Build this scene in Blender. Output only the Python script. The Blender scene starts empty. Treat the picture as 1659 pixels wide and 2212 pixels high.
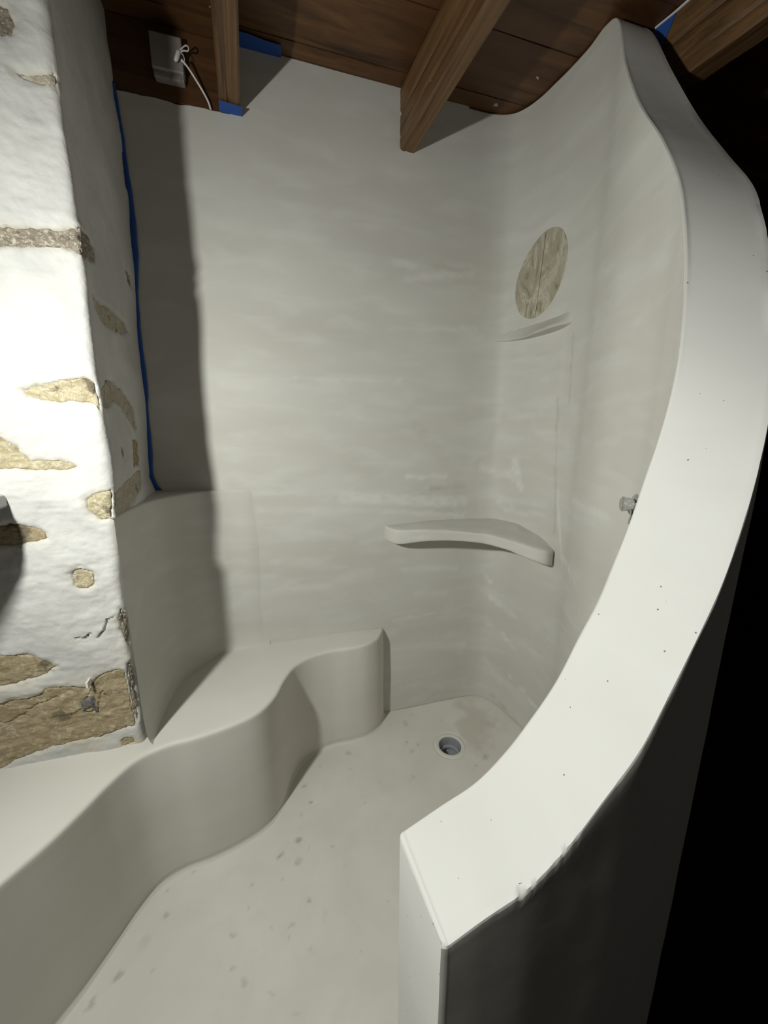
import bpy, bmesh, math, random
import numpy as np
from mathutils import Vector, Matrix
random.seed(4)
SC = bpy.context.scene
COL = SC.collection

# ------------------------------------------------------------------ camera
cam_data = bpy.data.cameras.new('camera')
cam_data.sensor_fit = 'VERTICAL'
cam_data.sensor_height = 36.0
cam_data.lens = 36.0 * 810.0 / 2212.0
cam_data.clip_start = 0.02
cam = bpy.data.objects.new('camera', cam_data)
COL.objects.link(cam)
cam.location = (0, 0, 1.5)
cam.rotation_euler = (math.radians(90 - 11.7), 0, 0)
SC.camera = cam

# ------------------------------------------------------------------ world, lamp, exposure
world = bpy.data.worlds.new('world'); SC.world = world
world.use_nodes = True
world.node_tree.nodes['Background'].inputs[0].default_value = (0.9, 0.95, 1.0, 1)
world.node_tree.nodes['Background'].inputs[1].default_value = 0.03
ld = bpy.data.lights.new('work_light', 'AREA')
ld.shape = 'DISK'; ld.size = 0.09; ld.energy = 28.5
ld.color = (0.985, 1.0, 0.935)
lo = bpy.data.objects.new('work_light', ld); COL.objects.link(lo)
lo.location = (-0.85, 0.194, 1.805)
lo.rotation_euler = Vector((0.68, 0.55, -0.42)).to_track_quat('-Z', 'Y').to_euler()
l2 = bpy.data.lights.new('outer_wall_fill', 'AREA'); l2.shape = 'RECTANGLE'; l2.size = 1.0; l2.size_y = 1.4; l2.energy = 3.4; l2.color = (1.0, .97, .90)
o2 = bpy.data.objects.new('outer_wall_fill', l2); COL.objects.link(o2)      # added fill with no known source, keeps the partition's outside from going black
o2.location = (2.9, -.9, 1.5); o2.rotation_euler = Vector((-1.0, .75, -.35)).to_track_quat('-Z', 'Y').to_euler()
vs = SC.view_settings
vs.view_transform = 'Standard'; vs.look = 'None'; vs.gamma = 1.0; vs.use_curve_mapping = False
vs.exposure = 0.0
SC.cycles.max_bounces = 10
SC.cycles.diffuse_bounces = 7

# ------------------------------------------------------------------ helpers
def tag(o, label=None, cat=None, group=None, kind=None):
    if label: o['label'] = label
    if cat: o['category'] = cat
    if group: o['group'] = group
    if kind: o['kind'] = kind
    return o

def empty(name, loc):
    o = bpy.data.objects.new(name, None); COL.objects.link(o)
    o.location = loc; o.empty_display_size = .05
    return o

def mesh_obj(name, V, Fc, mat, parent=None, origin=(0, 0, 0), smooth=True, attr=None):
    """V: (n,3) world coordinates; the object's origin is put at `origin` (or its parent's)."""
    V = np.asarray(V, float)
    base = Vector(origin)
    if parent is not None:
        base = parent.location + (parent.parent.location if parent.parent else Vector())
    V = V - np.array(base)
    me = bpy.data.meshes.new(name)
    me.from_pydata(V.tolist(), [], Fc if isinstance(Fc, list) else Fc.tolist())
    me.update()
    if smooth:
        me.polygons.foreach_set('use_smooth', [True] * len(me.polygons))
        me.set_sharp_from_angle(angle=math.radians(40))
    if attr is not None:
        for k, a in attr.items():
            at = me.attributes.new(k, 'FLOAT', 'POINT'); at.data.foreach_set('value', np.asarray(a, np.float32))
    me.materials.append(mat)
    o = bpy.data.objects.new(name, me); COL.objects.link(o)
    if parent is not None: o.parent = parent
    else: o.location = base
    return o

def grid_faces(n, m, closed=False, flip=False):
    i = np.arange(n if closed else n - 1)[:, None]; j = np.arange(m - 1)[None, :]
    i2 = (i + 1) % n
    a = (i * m + j).ravel(); b = (i2 * m + j).ravel(); c = (i2 * m + j + 1).ravel(); d = (i * m + j + 1).ravel()
    f = np.stack([a, b, c, d], 1)
    return f[:, ::-1] if flip else f

def _h(i, j, k, seed):
    n = (i * 374761393 + j * 668265263 + k * 1274126177 + seed * 974634777) & 0xffffffff
    n = ((n ^ (n >> 13)) * 1103515245) & 0xffffffff
    n = ((n ^ (n >> 15)) * 2246822519) & 0xffffffff
    return ((n ^ (n >> 16)) & 0xffff) / 65535.0

def vnoise(x, y, z, seed=0):
    x, y, z = np.broadcast_arrays(np.asarray(x, float), y, z)
    xi = np.floor(x).astype(np.int64); yi = np.floor(y).astype(np.int64); zi = np.floor(z).astype(np.int64)
    fx, fy, fz = x - xi, y - yi, z - zi
    fx, fy, fz = [t * t * t * (t * (t * 6 - 15) + 10) for t in (fx, fy, fz)]
    r = 0
    for a in (0, 1):
        for b in (0, 1):
            for c in (0, 1):
                w = (fx if a else 1 - fx) * (fy if b else 1 - fy) * (fz if c else 1 - fz)
                r = r + w * _h(xi + a, yi + b, zi + c, seed)
    return r * 2 - 1

def fbm(x, y, z, oct=3, seed=0):
    r = 0; a = 1; s = 0
    for k in range(oct):
        r = r + a * vnoise(np.asarray(x) * 2 ** k, np.asarray(y) * 2 ** k, np.asarray(z) * 2 ** k, seed + k); s += a; a *= .5
    return r / s

def sdf_poly(px, py, poly):
    """positive inside"""
    poly = np.asarray(poly, float); d = np.full(np.shape(px), 1e9); ins = np.zeros(np.shape(px), bool)
    n = len(poly)
    for i in range(n):
        ax, ay = poly[i]; bx, by = poly[(i + 1) % n]
        ex, ey = bx - ax, by - ay
        t = np.clip(((px - ax) * ex + (py - ay) * ey) / (ex * ex + ey * ey + 1e-12), 0, 1)
        d = np.minimum(d, np.hypot(px - ax - ex * t, py - ay - ey * t))
        if by != ay:
            c = ((ay > py) != (by > py)) & (px < (bx - ax) * (py - ay) / (by - ay) + ax)
            ins ^= c
    return np.where(ins, d, -d)

def dist_line(px, py, line):
    d = np.full(np.shape(px), 1e9)
    for (ax, ay), (bx, by) in zip(line[:-1], line[1:]):
        ex, ey = bx - ax, by - ay
        t = np.clip(((px - ax) * ex + (py - ay) * ey) / (ex * ex + ey * ey + 1e-12), 0, 1)
        d = np.minimum(d, np.hypot(px - ax - ex * t, py - ay - ey * t))
    return d

def sstep(a, b, x):
    t = np.clip((x - a) / (b - a), 0, 1); return t * t * (3 - 2 * t)

def catmull(K, m=12):
    K = np.asarray(K, float); K = np.vstack([2 * K[0] - K[1], K, 2 * K[-1] - K[-2]]); o = []
    for i in range(1, len(K) - 2):
        a, b, c, d = K[i - 1:i + 3]
        for j in range(m):
            t = j / m
            o.append(.5 * ((2 * b) + (-a + c) * t + (2 * a - 5 * b + 4 * c - d) * t * t + (-a + 3 * b - 3 * c + d) * t ** 3))
    o.append(K[-2]); return np.array(o)

def arclen(C):
    return np.r_[0, np.cumsum(np.linalg.norm(np.diff(C, axis=0), axis=1))]

def resample(C, n):
    A = arclen(C); t = np.linspace(0, A[-1], n)
    return np.stack([np.interp(t, A, C[:, k]) for k in range(C.shape[1])], 1)

def box_verts(c, sx, sy, sz, ax=(1, 0, 0), ay=(0, 1, 0), az=(0, 0, 1)):
    c, ax, ay, az = [np.array(v, float) for v in (c, ax, ay, az)]
    V = [c + ax * sx / 2 * i + ay * sy / 2 * j + az * sz / 2 * k for i in (-1, 1) for j in (-1, 1) for k in (-1, 1)]
    F = [(0, 1, 3, 2), (4, 6, 7, 5), (0, 4, 5, 1), (2, 3, 7, 6), (0, 2, 6, 4), (1, 5, 7, 3)]
    return np.array(V), F

def bevel(o, w=.002, seg=2):
    m = o.modifiers.new('bevel', 'BEVEL'); m.width = w; m.segments = seg; m.limit_method = 'ANGLE'; return o

def tube(P, r, n=12, caps=True):
    P = np.asarray(P, float); m = len(P); r = np.broadcast_to(r, (m,))
    T = np.gradient(P, axis=0); T /= np.linalg.norm(T, axis=1)[:, None]
    up = np.array([0.13, 0.21, 1.0]); V = []
    for i in range(m):
        a = np.cross(T[i], up); a /= np.linalg.norm(a); b = np.cross(T[i], a)
        for k in range(n):
            th = 2 * math.pi * k / n; V.append(P[i] + r[i] * (a * math.cos(th) + b * math.sin(th)))
    F = [[i * n + k, i * n + (k + 1) % n, (i + 1) * n + (k + 1) % n, (i + 1) * n + k] for i in range(m - 1) for k in range(n)]
    if caps: F.append(list(range(n))[::-1]); F.append([(m - 1) * n + k for k in range(n)])
    return np.array(V), F

def lathe(prof, c, axis, n=40):
    """prof: list of (r, h) along axis from c"""
    axis = np.array(axis, float); axis /= np.linalg.norm(axis)
    t = np.array([0, 0, 1.0]) if abs(axis[2]) < .9 else np.array([1.0, 0, 0])
    a = np.cross(axis, t); a /= np.linalg.norm(a); b = np.cross(axis, a); V = []
    for r, h in prof:
        for k in range(n):
            th = 2 * math.pi * k / n; V.append(np.array(c) + axis * h + r * (a * math.cos(th) + b * math.sin(th)))
    m = len(prof)
    F = [[i * n + k, i * n + (k + 1) % n, (i + 1) * n + (k + 1) % n, (i + 1) * n + k] for i in range(m - 1) for k in range(n)]
    return np.array(V), F

# ------------------------------------------------------------------ materials
class NT:
    def __init__(s, name, rough=.6, spec=.3):
        s.m = bpy.data.materials.new(name); s.m.use_nodes = True; s.t = s.m.node_tree
        s.b = s.t.nodes['Principled BSDF']; s.b.inputs['Roughness'].default_value = rough
        s.b.inputs['Specular IOR Level'].default_value = spec
        s.tc = s.n('ShaderNodeTexCoord').outputs['Object']
    def n(s, ty, **kw):
        x = s.t.nodes.new(ty)
        for k, v in kw.items(): setattr(x, k, v)
        return x
    def link(s, a, b): s.t.links.new(a, b)
    def val(s, sock, v):
        if isinstance(v, (int, float, tuple, list)): sock.default_value = v
        else: s.link(v, sock)
    def mapping(s, scale=(1, 1, 1), rot=(0, 0, 0), loc=(0, 0, 0), src=None):
        x = s.n('ShaderNodeMapping'); x.inputs['Scale'].default_value = scale; x.inputs['Rotation'].default_value = rot
        x.inputs['Location'].default_value = loc
        s.link(src or s.tc, x.inputs[0]); return x.outputs[0]
    def noise(s, scale, detail=4, rough=.55, vec=None, dist=0.0):
        x = s.n('ShaderNodeTexNoise'); x.inputs['Scale'].default_value = scale; x.inputs['Detail'].default_value = detail
        x.inputs['Roughness'].default_value = rough; x.inputs['Distortion'].default_value = dist
        s.link(vec or s.tc, x.inputs['Vector']); return x.outputs['Fac']
    def ramp(s, f, stops):
        x = s.n('ShaderNodeValToRGB'); e = x.color_ramp.elements
        while len(e) < len(stops): e.new(.5)
        for i, (p, c) in enumerate(stops):
            e[i].position = p; e[i].color = (c[0], c[1], c[2], 1) if not isinstance(c, (int, float)) else (c, c, c, 1)
        s.link(f, x.inputs[0]); return x.outputs[0]
    def mix(s, f, a, b, mode='MIX'):
        x = s.n('ShaderNodeMix', data_type='RGBA', blend_type=mode)
        s.val(x.inputs[0], f); 
        for sock, v in ((x.inputs[6], a), (x.inputs[7], b)):
            s.val(sock, (v[0], v[1], v[2], 1) if isinstance(v, (tuple, list)) else v)
        return x.outputs[2]
    def math(s, op, a, b=0.0, clamp=False):
        x = s.n('ShaderNodeMath', operation=op, use_clamp=clamp); s.val(x.inputs[0], a); s.val(x.inputs[1], b); return x.outputs[0]
    def bump(s, h, strength=.3, dist=.005, prev=None):
        x = s.n('ShaderNodeBump'); x.inputs['Strength'].default_value = strength; x.inputs['Distance'].default_value = dist
        s.link(h, x.inputs['Height'])
        if prev: s.link(prev, x.inputs['Normal'])
        return x.outputs[0]
    def color(s, c): s.val(s.b.inputs['Base Color'], (c[0], c[1], c[2], 1) if isinstance(c, (tuple, list)) else c)
    def normal(s, c): s.link(c, s.b.inputs['Normal'])
    def attr(s, name):
        x = s.n('ShaderNodeAttribute'); x.attribute_name = name; return x.outputs['Fac']

def mat_plaster(name, base, light, dark, streak=1.0, amount=1.0, rot=0.0, rough=.55):
    m = NT(name, rough, .25)
    v = m.mapping((1.0, 1.0, 3.0 * streak), rot=(0, 0, rot))
    big = m.noise(1.7, 3, .5, v, .2)
    mid = m.noise(4.5, 4, .5, m.mapping((1, 1, 3.4 * streak), loc=(3, 1, 7)), .4)
    fine = m.noise(60, 3, .6)
    c = m.mix(m.ramp(big, [(.30, 0.0), (.70, 1.0)]), dark, base)
    c = m.mix(m.math('MULTIPLY', m.ramp(mid, [(.48, 0.0), (.72, 1.0)]), .5 * amount), c, light)
    c = m.mix(m.math('MULTIPLY', m.ramp(fine, [(.55, 0.0), (.75, 1.0)]), .06), c, dark)
    c = m.mix(m.attr('mark_light'), c, (.645, .64, .61)); c = m.mix(m.attr('mark_dark'), c, (.36, .345, .30))
    m.color(c)
    h = m.math('ADD', m.math('MULTIPLY', mid, .7), m.math('MULTIPLY', fine, .10))
    m.normal(m.bump(h, .18, .006))
    return m

mp = mat_plaster('microcement', (.540, .532, .495), (.605, .60, .57), (.492, .480, .440))
M_WALL = mp.m
M_BAND = mat_plaster('wall_plaster', (.63, .625, .60), (.69, .685, .665), (.60, .595, .57), 1.0, .35).m
_m = M_BAND; _t = _m.node_tree; _v = _t.nodes.new('ShaderNodeTexVoronoi'); _v.inputs['Scale'].default_value = 26; _tc = _t.nodes.new('ShaderNodeTexCoord')
_t.links.new(_tc.outputs['Object'], _v.inputs['Vector']); _r = _t.nodes.new('ShaderNodeMath'); _r.operation = 'LESS_THAN'; _r.inputs[1].default_value = .045
_t.links.new(_v.outputs['Distance'], _r.inputs[0]); _x = _t.nodes.new('ShaderNodeMix'); _x.data_type = 'RGBA'; _x.inputs[7].default_value = (.22, .19, .15, 1)
_b = _t.nodes['Principled BSDF']; _src = _b.inputs['Base Color'].links[0].from_socket; _t.links.new(_src, _x.inputs[6]); _t.links.new(_r.outputs[0], _x.inputs[0]); _t.links.new(_x.outputs[2], _b.inputs['Base Color'])
M_BENCH = mat_plaster('bench_plaster', (.61, .595, .545), (.65, .64, .60), (.58, .56, .51), 1.0, .5).m

fm = NT('floor_cement', .55, .25)
b1 = fm.noise(3.0, 4, .55, None, .4)
b2 = fm.noise(14.0, 4, .6)
fc = fm.mix(fm.ramp(b1, [(.35, 0.0), (.65, 1.0)]), (.585, .565, .51), (.65, .63, .58))
fc = fm.mix(fm.math('MULTIPLY', fm.ramp(b2, [(.52, 0.0), (.66, 1.0)]), .3), fc, (.57, .55, .50))
fc = fm.mix(fm.attr('stain'), fc, (.24, .225, .195))
fc = fm.mix(fm.attr('blotch'), fc, (.36, .315, .25))
fm.color(fc); fm.normal(fm.bump(b2, .2, .003)); M_FLOOR = fm.m

pm = NT('old_lime_plaster', .7, .2)
pn = pm.noise(5.0, 5, .6, None, .5); pf = pm.noise(38, 5, .65)
pcol = pm.mix(pm.ramp(pn, [(.38, 0.0), (.62, 1.0)]), (.45, .445, .43), (.53, .525, .505))
pcol = pm.mix(pm.attr('ochre'), pcol, (.46, .39, .25))
pcol = pm.mix(pm.attr('crack'), pcol, (.09, .07, .05))
pm.color(pcol); pm.normal(pm.bump(pm.math('ADD', pf, pm.math('MULTIPLY', pm.noise(14, 5, .65, None, .8), 1.6)), .28, .006)); M_PIER = pm.m

def mat_stone(name, c1, c2, c3, sc=22):
    m = NT(name, .75, .2)
    a = m.noise(sc, 6, .7, m.mapping((1, 1, 1.9)), 1.0); b = m.noise(sc * 3.1, 5, .7, None, .6)
    c = m.mix(m.ramp(a, [(.38, 0.0), (.62, 1.0)]), c1, c2)
    c = m.mix(m.math('MULTIPLY', m.ramp(b, [(.52, 0.0), (.62, 1.0)]), .8), c, c3)
    c = m.mix(m.ramp(m.noise(sc * .7, 4, .6, m.mapping(loc=(5, 2, 3))), [(.60, 0.0), (.68, .8)]), c, (.10, .08, .055))
    m.color(c); m.normal(m.bump(m.math('ADD', a, m.math('MULTIPLY', b, .5)), .8, .008)); return m.m
M_OCHRE = mat_stone('ochre_stone', (.27, .21, .125), (.36, .295, .185), (.45, .40, .29), 17)
M_PALE = mat_stone('pale_yellow_stone', (.36, .30, .18), (.49, .43, .29), (.60, .57, .47), 34)
M_BROWN = mat_stone('mottled_brown_stone', (.20, .165, .135), (.33, .29, .215), (.58, .55, .46), 44)
M_REVEAL = mat_stone('dusty_stone', (.36, .32, .24), (.45, .41, .32), (.52, .48, .40), 26)

def mat_wood(name, a, b, c, ang, scale=1.0, rough=.45):
    m = NT(name, rough, .4)
    v0 = m.mapping((1, 1, 1), rot=(0, 0, -ang))                      # x runs along the board
    v = m.mapping((1.2, 22 * scale, 22 * scale), src=v0)
    g = m.noise(1.0, 6, .65, v, .8); k = m.noise(3.0, 3, .6, v0)
    col = m.mix(m.ramp(g, [(.35, 0.0), (.65, 1.0)]), a, b)
    col = m.mix(m.ramp(k, [(.40, 0.0), (.70, .8)]), col, c)
    spk = m.noise(16.0, 3, .5, m.mapping((1, 1, 1), loc=(2, 5, 1)))
    col = m.mix(m.ramp(spk, [(.735, 0.0), (.76, .8)]), col, (.45, .42, .38))
    m.color(col); m.normal(m.bump(g, .5, .004)); return m.m
A_BEAM = math.atan2(-.94, .34)
A_PLANK = math.atan2(.28, .96)
M_BEAM = mat_wood('stained_beam_wood', (.040, .019, .008), (.20, .108, .045), (.125, .066, .028), A_BEAM)
M_PLANK = mat_wood('stained_plank_wood', (.035, .015, .006), (.15, .072, .027), (.085, .036, .014), A_PLANK, .6)
M_GAP = NT('dark_gap', .9, .05); M_GAP.color((.012, .008, .006)); M_GAP = M_GAP.m

def mat_plain(name, c, rough=.5, spec=.4, metal=0.0, var=.12, sc=30, bump=.1):
    m = NT(name, rough, spec); m.b.inputs['Metallic'].default_value = metal
    n = m.noise(sc, 4, .6)
    d = tuple(x * (1 - var) for x in c)
    m.color(m.mix(n, c, d)); m.normal(m.bump(n, bump, .002)); return m.m
M_TAPE = mat_plain('blue_masking_tape', (.025, .085, .33), .6, .3)
M_BOX = mat_plain('grey_plastic', (.30, .27, .26), .45, .4)
M_CABLE = mat_plain('white_cable_plastic', (.72, .69, .66), .4, .4)
M_CHROME = mat_plain('chrome', (.72, .72, .72), .12, .5, 1.0, .1, 60, .02)
M_PVC = mat_plain('grey_blue_pvc', (.33, .345, .37), .4, .4, 0, .3, 40)
M_DARK = mat_plain('dark_outer_floor', (.012, .012, .012), .9, .05)  # near-black colour stands in for the darkness outside the shower
M_DARKW = mat_plain('dark_far_wall', (.014, .014, .014), .95, .05)  # darkness of the room put into the wall colour
M_OUTER = mat_plain('grey_outer_render', (.26, .25, .225), .85, .1)
M_ONYX_m = NT('veined_stone_panel', .45, .35)
_v = M_ONYX_m.mapping((1.0, 1.0, .5)); _a = M_ONYX_m.noise(13, 6, .6, _v, 1.6); _b = M_ONYX_m.noise(26, 4, .6, _v, .8)
_c = M_ONYX_m.ramp(_a, [(.34, (.20, .175, .10)), (.44, (.33, .295, .225)), (.52, (.36, .325, .255)), (.58, (.46, .435, .34)), (.68, (.26, .24, .15))])
_c = M_ONYX_m.mix(M_ONYX_m.ramp(_b, [(.60, 0.0), (.66, .5)]), _c, (.55, .53, .45))
M_ONYX_m.color(_c); M_ONYX = M_ONYX_m.m
M_GREYSTONE = mat_plain('grey_stone_slab', (.47, .48, .47), .4, .4, 0, .2, 12)

# ------------------------------------------------------------------ geometry of the room
CEIL = 2.855
U = np.array([.96, .28]); U /= np.linalg.norm(U)          # along the back wall
NN = np.array([U[1], -U[0]])                              # out of the back wall, into the room
W0 = np.array([-.0037, 1.795])
def wall_y(x): return W0[1] + (x - W0[0]) * U[1] / U[0]

def relief(x, y, z):
    return .0035 * fbm(np.asarray(x) * 2.2, np.asarray(y) * 2.2, np.asarray(z) * 3.0, 3, 11)

# trowel marks, plus dark strokes painting a crease's shade on the curved wall: (start a, start z, end a, end z, half width, strength)
MB_ = [(0.041, 2.232, 0.144, 2.226, 0.0151, 0.5), (0.103, 2.175, 0.406, 2.223, 0.0199, 0.5), (0.228, 2.236, 0.383, 2.234, 0.0111, -0.3), (-0.659, 1.709, -0.375, 1.729, 0.0087, 0.25), (-0.375, 1.733, 0.087, 1.744, 0.0091, 0.4), (-0.713, 1.244, -0.397, 1.242, 0.0121, 0.4), (-0.397, 1.238, -0.152, 1.24, 0.0153, 0.35), (-0.195, 1.209, 0.41, 1.155, 0.0318, 0.8), (0.001, 1.13, 0.413, 1.088, 0.0167, 0.6), (0.114, 1.297, 0.304, 1.295, 0.0136, 0.7), (0.233, 1.235, 0.406, 1.24, 0.0169, -0.5), (-0.554, 1.174, -0.021, 1.132, 0.0176, 0.35), (-0.112, 0.987, 0.166, 1.012, 0.0141, 0.3), (0.156, 1.54, 0.302, 1.36, 0.0338, -0.25), (-0.021, 1.496, 0.157, 1.518, 0.0204, 0.2), (-0.501, 2.043, -0.099, 2.045, 0.0185, 0.15), (-0.614, 2.289, -0.245, 2.275, 0.0245, 0.12), (-0.518, 2.302, -0.509, 2.285, 0.0029, -0.5), (-0.437, 1.945, -0.06, 1.898, 0.032, -0.1), (0.05, 0.545, 0.277, 0.551, 0.0079, 0.6), (0.096, 0.821, 0.399, 0.799, 0.0151, 0.4), (0.172, 0.685, 0.326, 0.665, 0.0188, 0.3), (0.051, 0.384, 0.446, 0.342, 0.023, 0.35), (-0.606, 1.497, -0.148, 1.455, 0.0278, 0.12), (0.022, 1.961, 0.442, 1.989, 0.0069, 0.3), (-0.568, 0.96, -0.288, 0.887, 0.029, 0.15), (-0.418, 0.784, -0.069, 0.79, 0.0169, 0.2), (0.182, 0.133, 0.457, 0.103, 0.0317, 0.25)]
MR_ = [(0.145, 1.333, 0.32, 1.294, 0.0225, 0.6), (0.314, 1.362, 0.367, 1.254, 0.0243, 0.8), (0.249, 1.169, 0.53, 1.19, 0.0194, 0.5), (0.593, 1.262, 0.666, 0.994, 0.0117, 0.7), (0.664, 1.004, 0.838, 0.939, 0.0078, 0.8), (0.542, 1.65, 0.603, 1.08, 0.0096, -0.5), (0.6, 1.891, 0.617, 1.625, 0.007, -0.6), (0.553, 1.867, 0.553, 1.667, 0.0215, 0.15), (0.412, 1.517, 0.631, 1.497, 0.0103, 0.4), (0.278, 1.124, 0.537, 1.138, 0.0137, 0.5), (0.728, 1.245, 1.005, 1.24, 0.0149, 0.5), (0.232, 0.627, 0.386, 0.581, 0.0195, 0.6), (0.316, 0.441, 0.403, 0.405, 0.0122, 0.8), (0.385, 0.231, 0.591, 0.188, 0.0065, 0.9), (0.214, 0.485, 0.242, 0.465, 0.0168, 0.3), (0.174, 0.781, 0.227, 0.707, 0.0141, 0.6), (0.781, 1.876, 1.074, 1.846, 0.0206, 0.2), (0.679, 2.06, 1.002, 1.989, 0.0265, 0.12), (0.671, 1.791, 1.053, 1.756, 0.0177, -0.15), (0.255, 2.106, 0.153, 2.015, 0.0139, -0.2), (0.469, 1.733, 0.254, 1.801, 0.0175, 0.2), (0.779, 1.596, 1.041, 1.618, 0.0144, 0.2), (0.892, 1.466, 1.025, 1.484, 0.0152, 0.2), (0.349, 1.582, 0.536, 1.593, 0.0133, 0.3), (0.162, 1.45, 0.246, 1.586, 0.0197, -0.2), (0.268, 0.041, 0.477, -0.012, 0.0069, -0.5), (0.201, 0.253, 0.323, 0.163, 0.0225, 0.3)]
MR_ += [((a0 - .36) / .96, z0, (a1 - .36) / .96, z1, w, k) for a0, z0, a1, z1, w, k in MB_ if a1 > .34]
def marks(a, z, L):
    lt = np.zeros(a.shape); dk = np.zeros(a.shape)
    wa = a + .010 * fbm(a * 22, z * 30, 0, 3, 801); wz = z + .008 * fbm(a * 22, z * 30, 5, 3, 802)
    br = np.clip(.75 + .7 * fbm(a * 26, z * 70, 1, 3, 803), 0, 1)
    for a0, z0, a1, z1, w, s in L:
        d = dist_line(wa, wz, [(a0, z0), (a1, z1)]); m = sstep(w * 1.15, w * .45, d) * abs(s) * br
        if s > 0: lt = np.maximum(lt, m)
        else: dk = np.maximum(dk, m * .8)
    return lt, dk

# --- back wall
xs = np.r_[np.linspace(-1.0, -.562, 56), np.linspace(-.558, .36, 116)]
nz = 260; nlow = 242
top = np.where(xs < -.56, 2.64 + .006 * fbm(xs * 18, 0, 0, 3, 5), CEIL + .004)
tl = np.linspace(0, 2.62, nlow); th = np.linspace(0, 1, nz - nlow + 1)[1:]
X = np.repeat(xs[:, None], nz, 1); Z = np.hstack([np.repeat(tl[None], len(xs), 0), 2.62 + (top[:, None] - 2.62) * th[None]])
Y = wall_y(X)
fade = sstep(.36, .30, X)
D = relief(X, Y, Z) * 1.0
V = np.stack([X + NN[0] * D, Y + NN[1] * D, Z], 2).reshape(-1, 3)
Fb = grid_faces(len(xs), nz)
# back side of the wall, so it has thickness
nb = len(V); back = []
rim = [i * nz + nz - 1 for i in range(len(xs))]
V = np.vstack([V, V[rim] + np.array([-NN[0] * .12, -NN[1] * .12, 0]), V[[0, (len(xs) - 1) * nz]] - np.array([NN[0] * .12, NN[1] * .12, 0])])
Fl = Fb.tolist()
for i in range(len(xs) - 1): Fl.append([rim[i], rim[i + 1], nb + i + 1, nb + i])
Fl.append([nb, nb + len(xs) - 1, nb + len(xs) + 1, nb + len(xs)])
mk = marks(X.ravel(), Z.ravel(), MB_); padn = np.zeros(len(V) - X.size)
tag(mesh_obj('wall_back', V, Fl, M_WALL, attr={'mark_light': np.r_[mk[0], padn], 'mark_dark': np.r_[mk[1], padn]}), 'smooth grey plastered shower wall at the back, below the beams', kind='structure')

# --- curved shower wall
KN = [(.36, .0), (.44, .0), (.505, 1.934), (.56, 1.928), (.605, 1.898), (.645, 1.845), (.675, 1.785), (.705, 1.72), (.733, 1.645), (.748, 1.575), (.752, 1.50), (.738, 1.410),
      (.722, 1.283), (.721, 1.155), (.710, 1.053), (.687, .978), (.664, .921), (.641, .877), (.620, .841), (.596, .814), (.570, .794), (.541, .777),
      (.513, .762), (.483, .749), (.451, .736), (.411, .725), (.370, .712), (.320, .700), (.264, .687), (.198, .672), (.119, .656), (.039, .632)]
KN[0] = (.36, wall_y(.36)); KN[1] = (.44, wall_y(.44) - .001)
QN = [(.33, 2.06), (.42, 2.085), (.52, 2.10), (.62, 2.08), (.70, 2.02), (.76, 1.94), (.80, 1.85), (.835, 1.77), (.858, 1.68), (.868, 1.61), (.875, 1.522), (.878, 1.39),
      (.893, 1.270), (.888, 1.140), (.870, 1.022), (.830, .929), (.798, .8605), (.768, .806), (.738, .755), (.700, .704), (.660, .660), (.625, .628),
      (.591, .603), (.554, .581), (.508, .559), (.465, .541), (.422, .526), (.365, .5115), (.308, .497), (.239, .479), (.166, .4665), (.107, .459)]
TZ = [CEIL] * 9 + [CEIL, 2.805, 2.625, 2.43, 2.257, 2.108, 1.979, 1.866, 1.764, 1.67, 1.58, 1.495, 1.41, 1.325, 1.241, 1.156, 1.073, .989, .910, .835, .771, .726, .690]
QZ = [CEIL] * 9 + [CEIL, 2.795, 2.585, 2.386, 2.216, 2.078, 1.958, 1.854, 1.759, 1.666, 1.576, 1.491, 1.406, 1.3215, 1.237, 1.152, 1.069, .985, .906, .831, .767, .722, .677]
K5 = np.array([(a[0], a[1], b[0], b[1], z, w) for a, b, z, w in zip(KN, QN, TZ, QZ)])
C5 = catmull(K5, 14)
C5[:, 4:] = np.minimum(C5[:, 4:], CEIL + .003)
NC_ = 620
C5 = resample(C5, NC_)
PIN, POUT, PTOP, QTOP = C5[:, :2], C5[:, 2:4], C5[:, 4], C5[:, 5]
AIN = arclen(PIN)
Tn = np.gradient(PIN, axis=0); Tn /= np.linalg.norm(Tn, axis=1)[:, None]
NIN = np.stack([Tn[:, 1], -Tn[:, 0]], 1)                  # points into the shower
LOW = -.42
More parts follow.
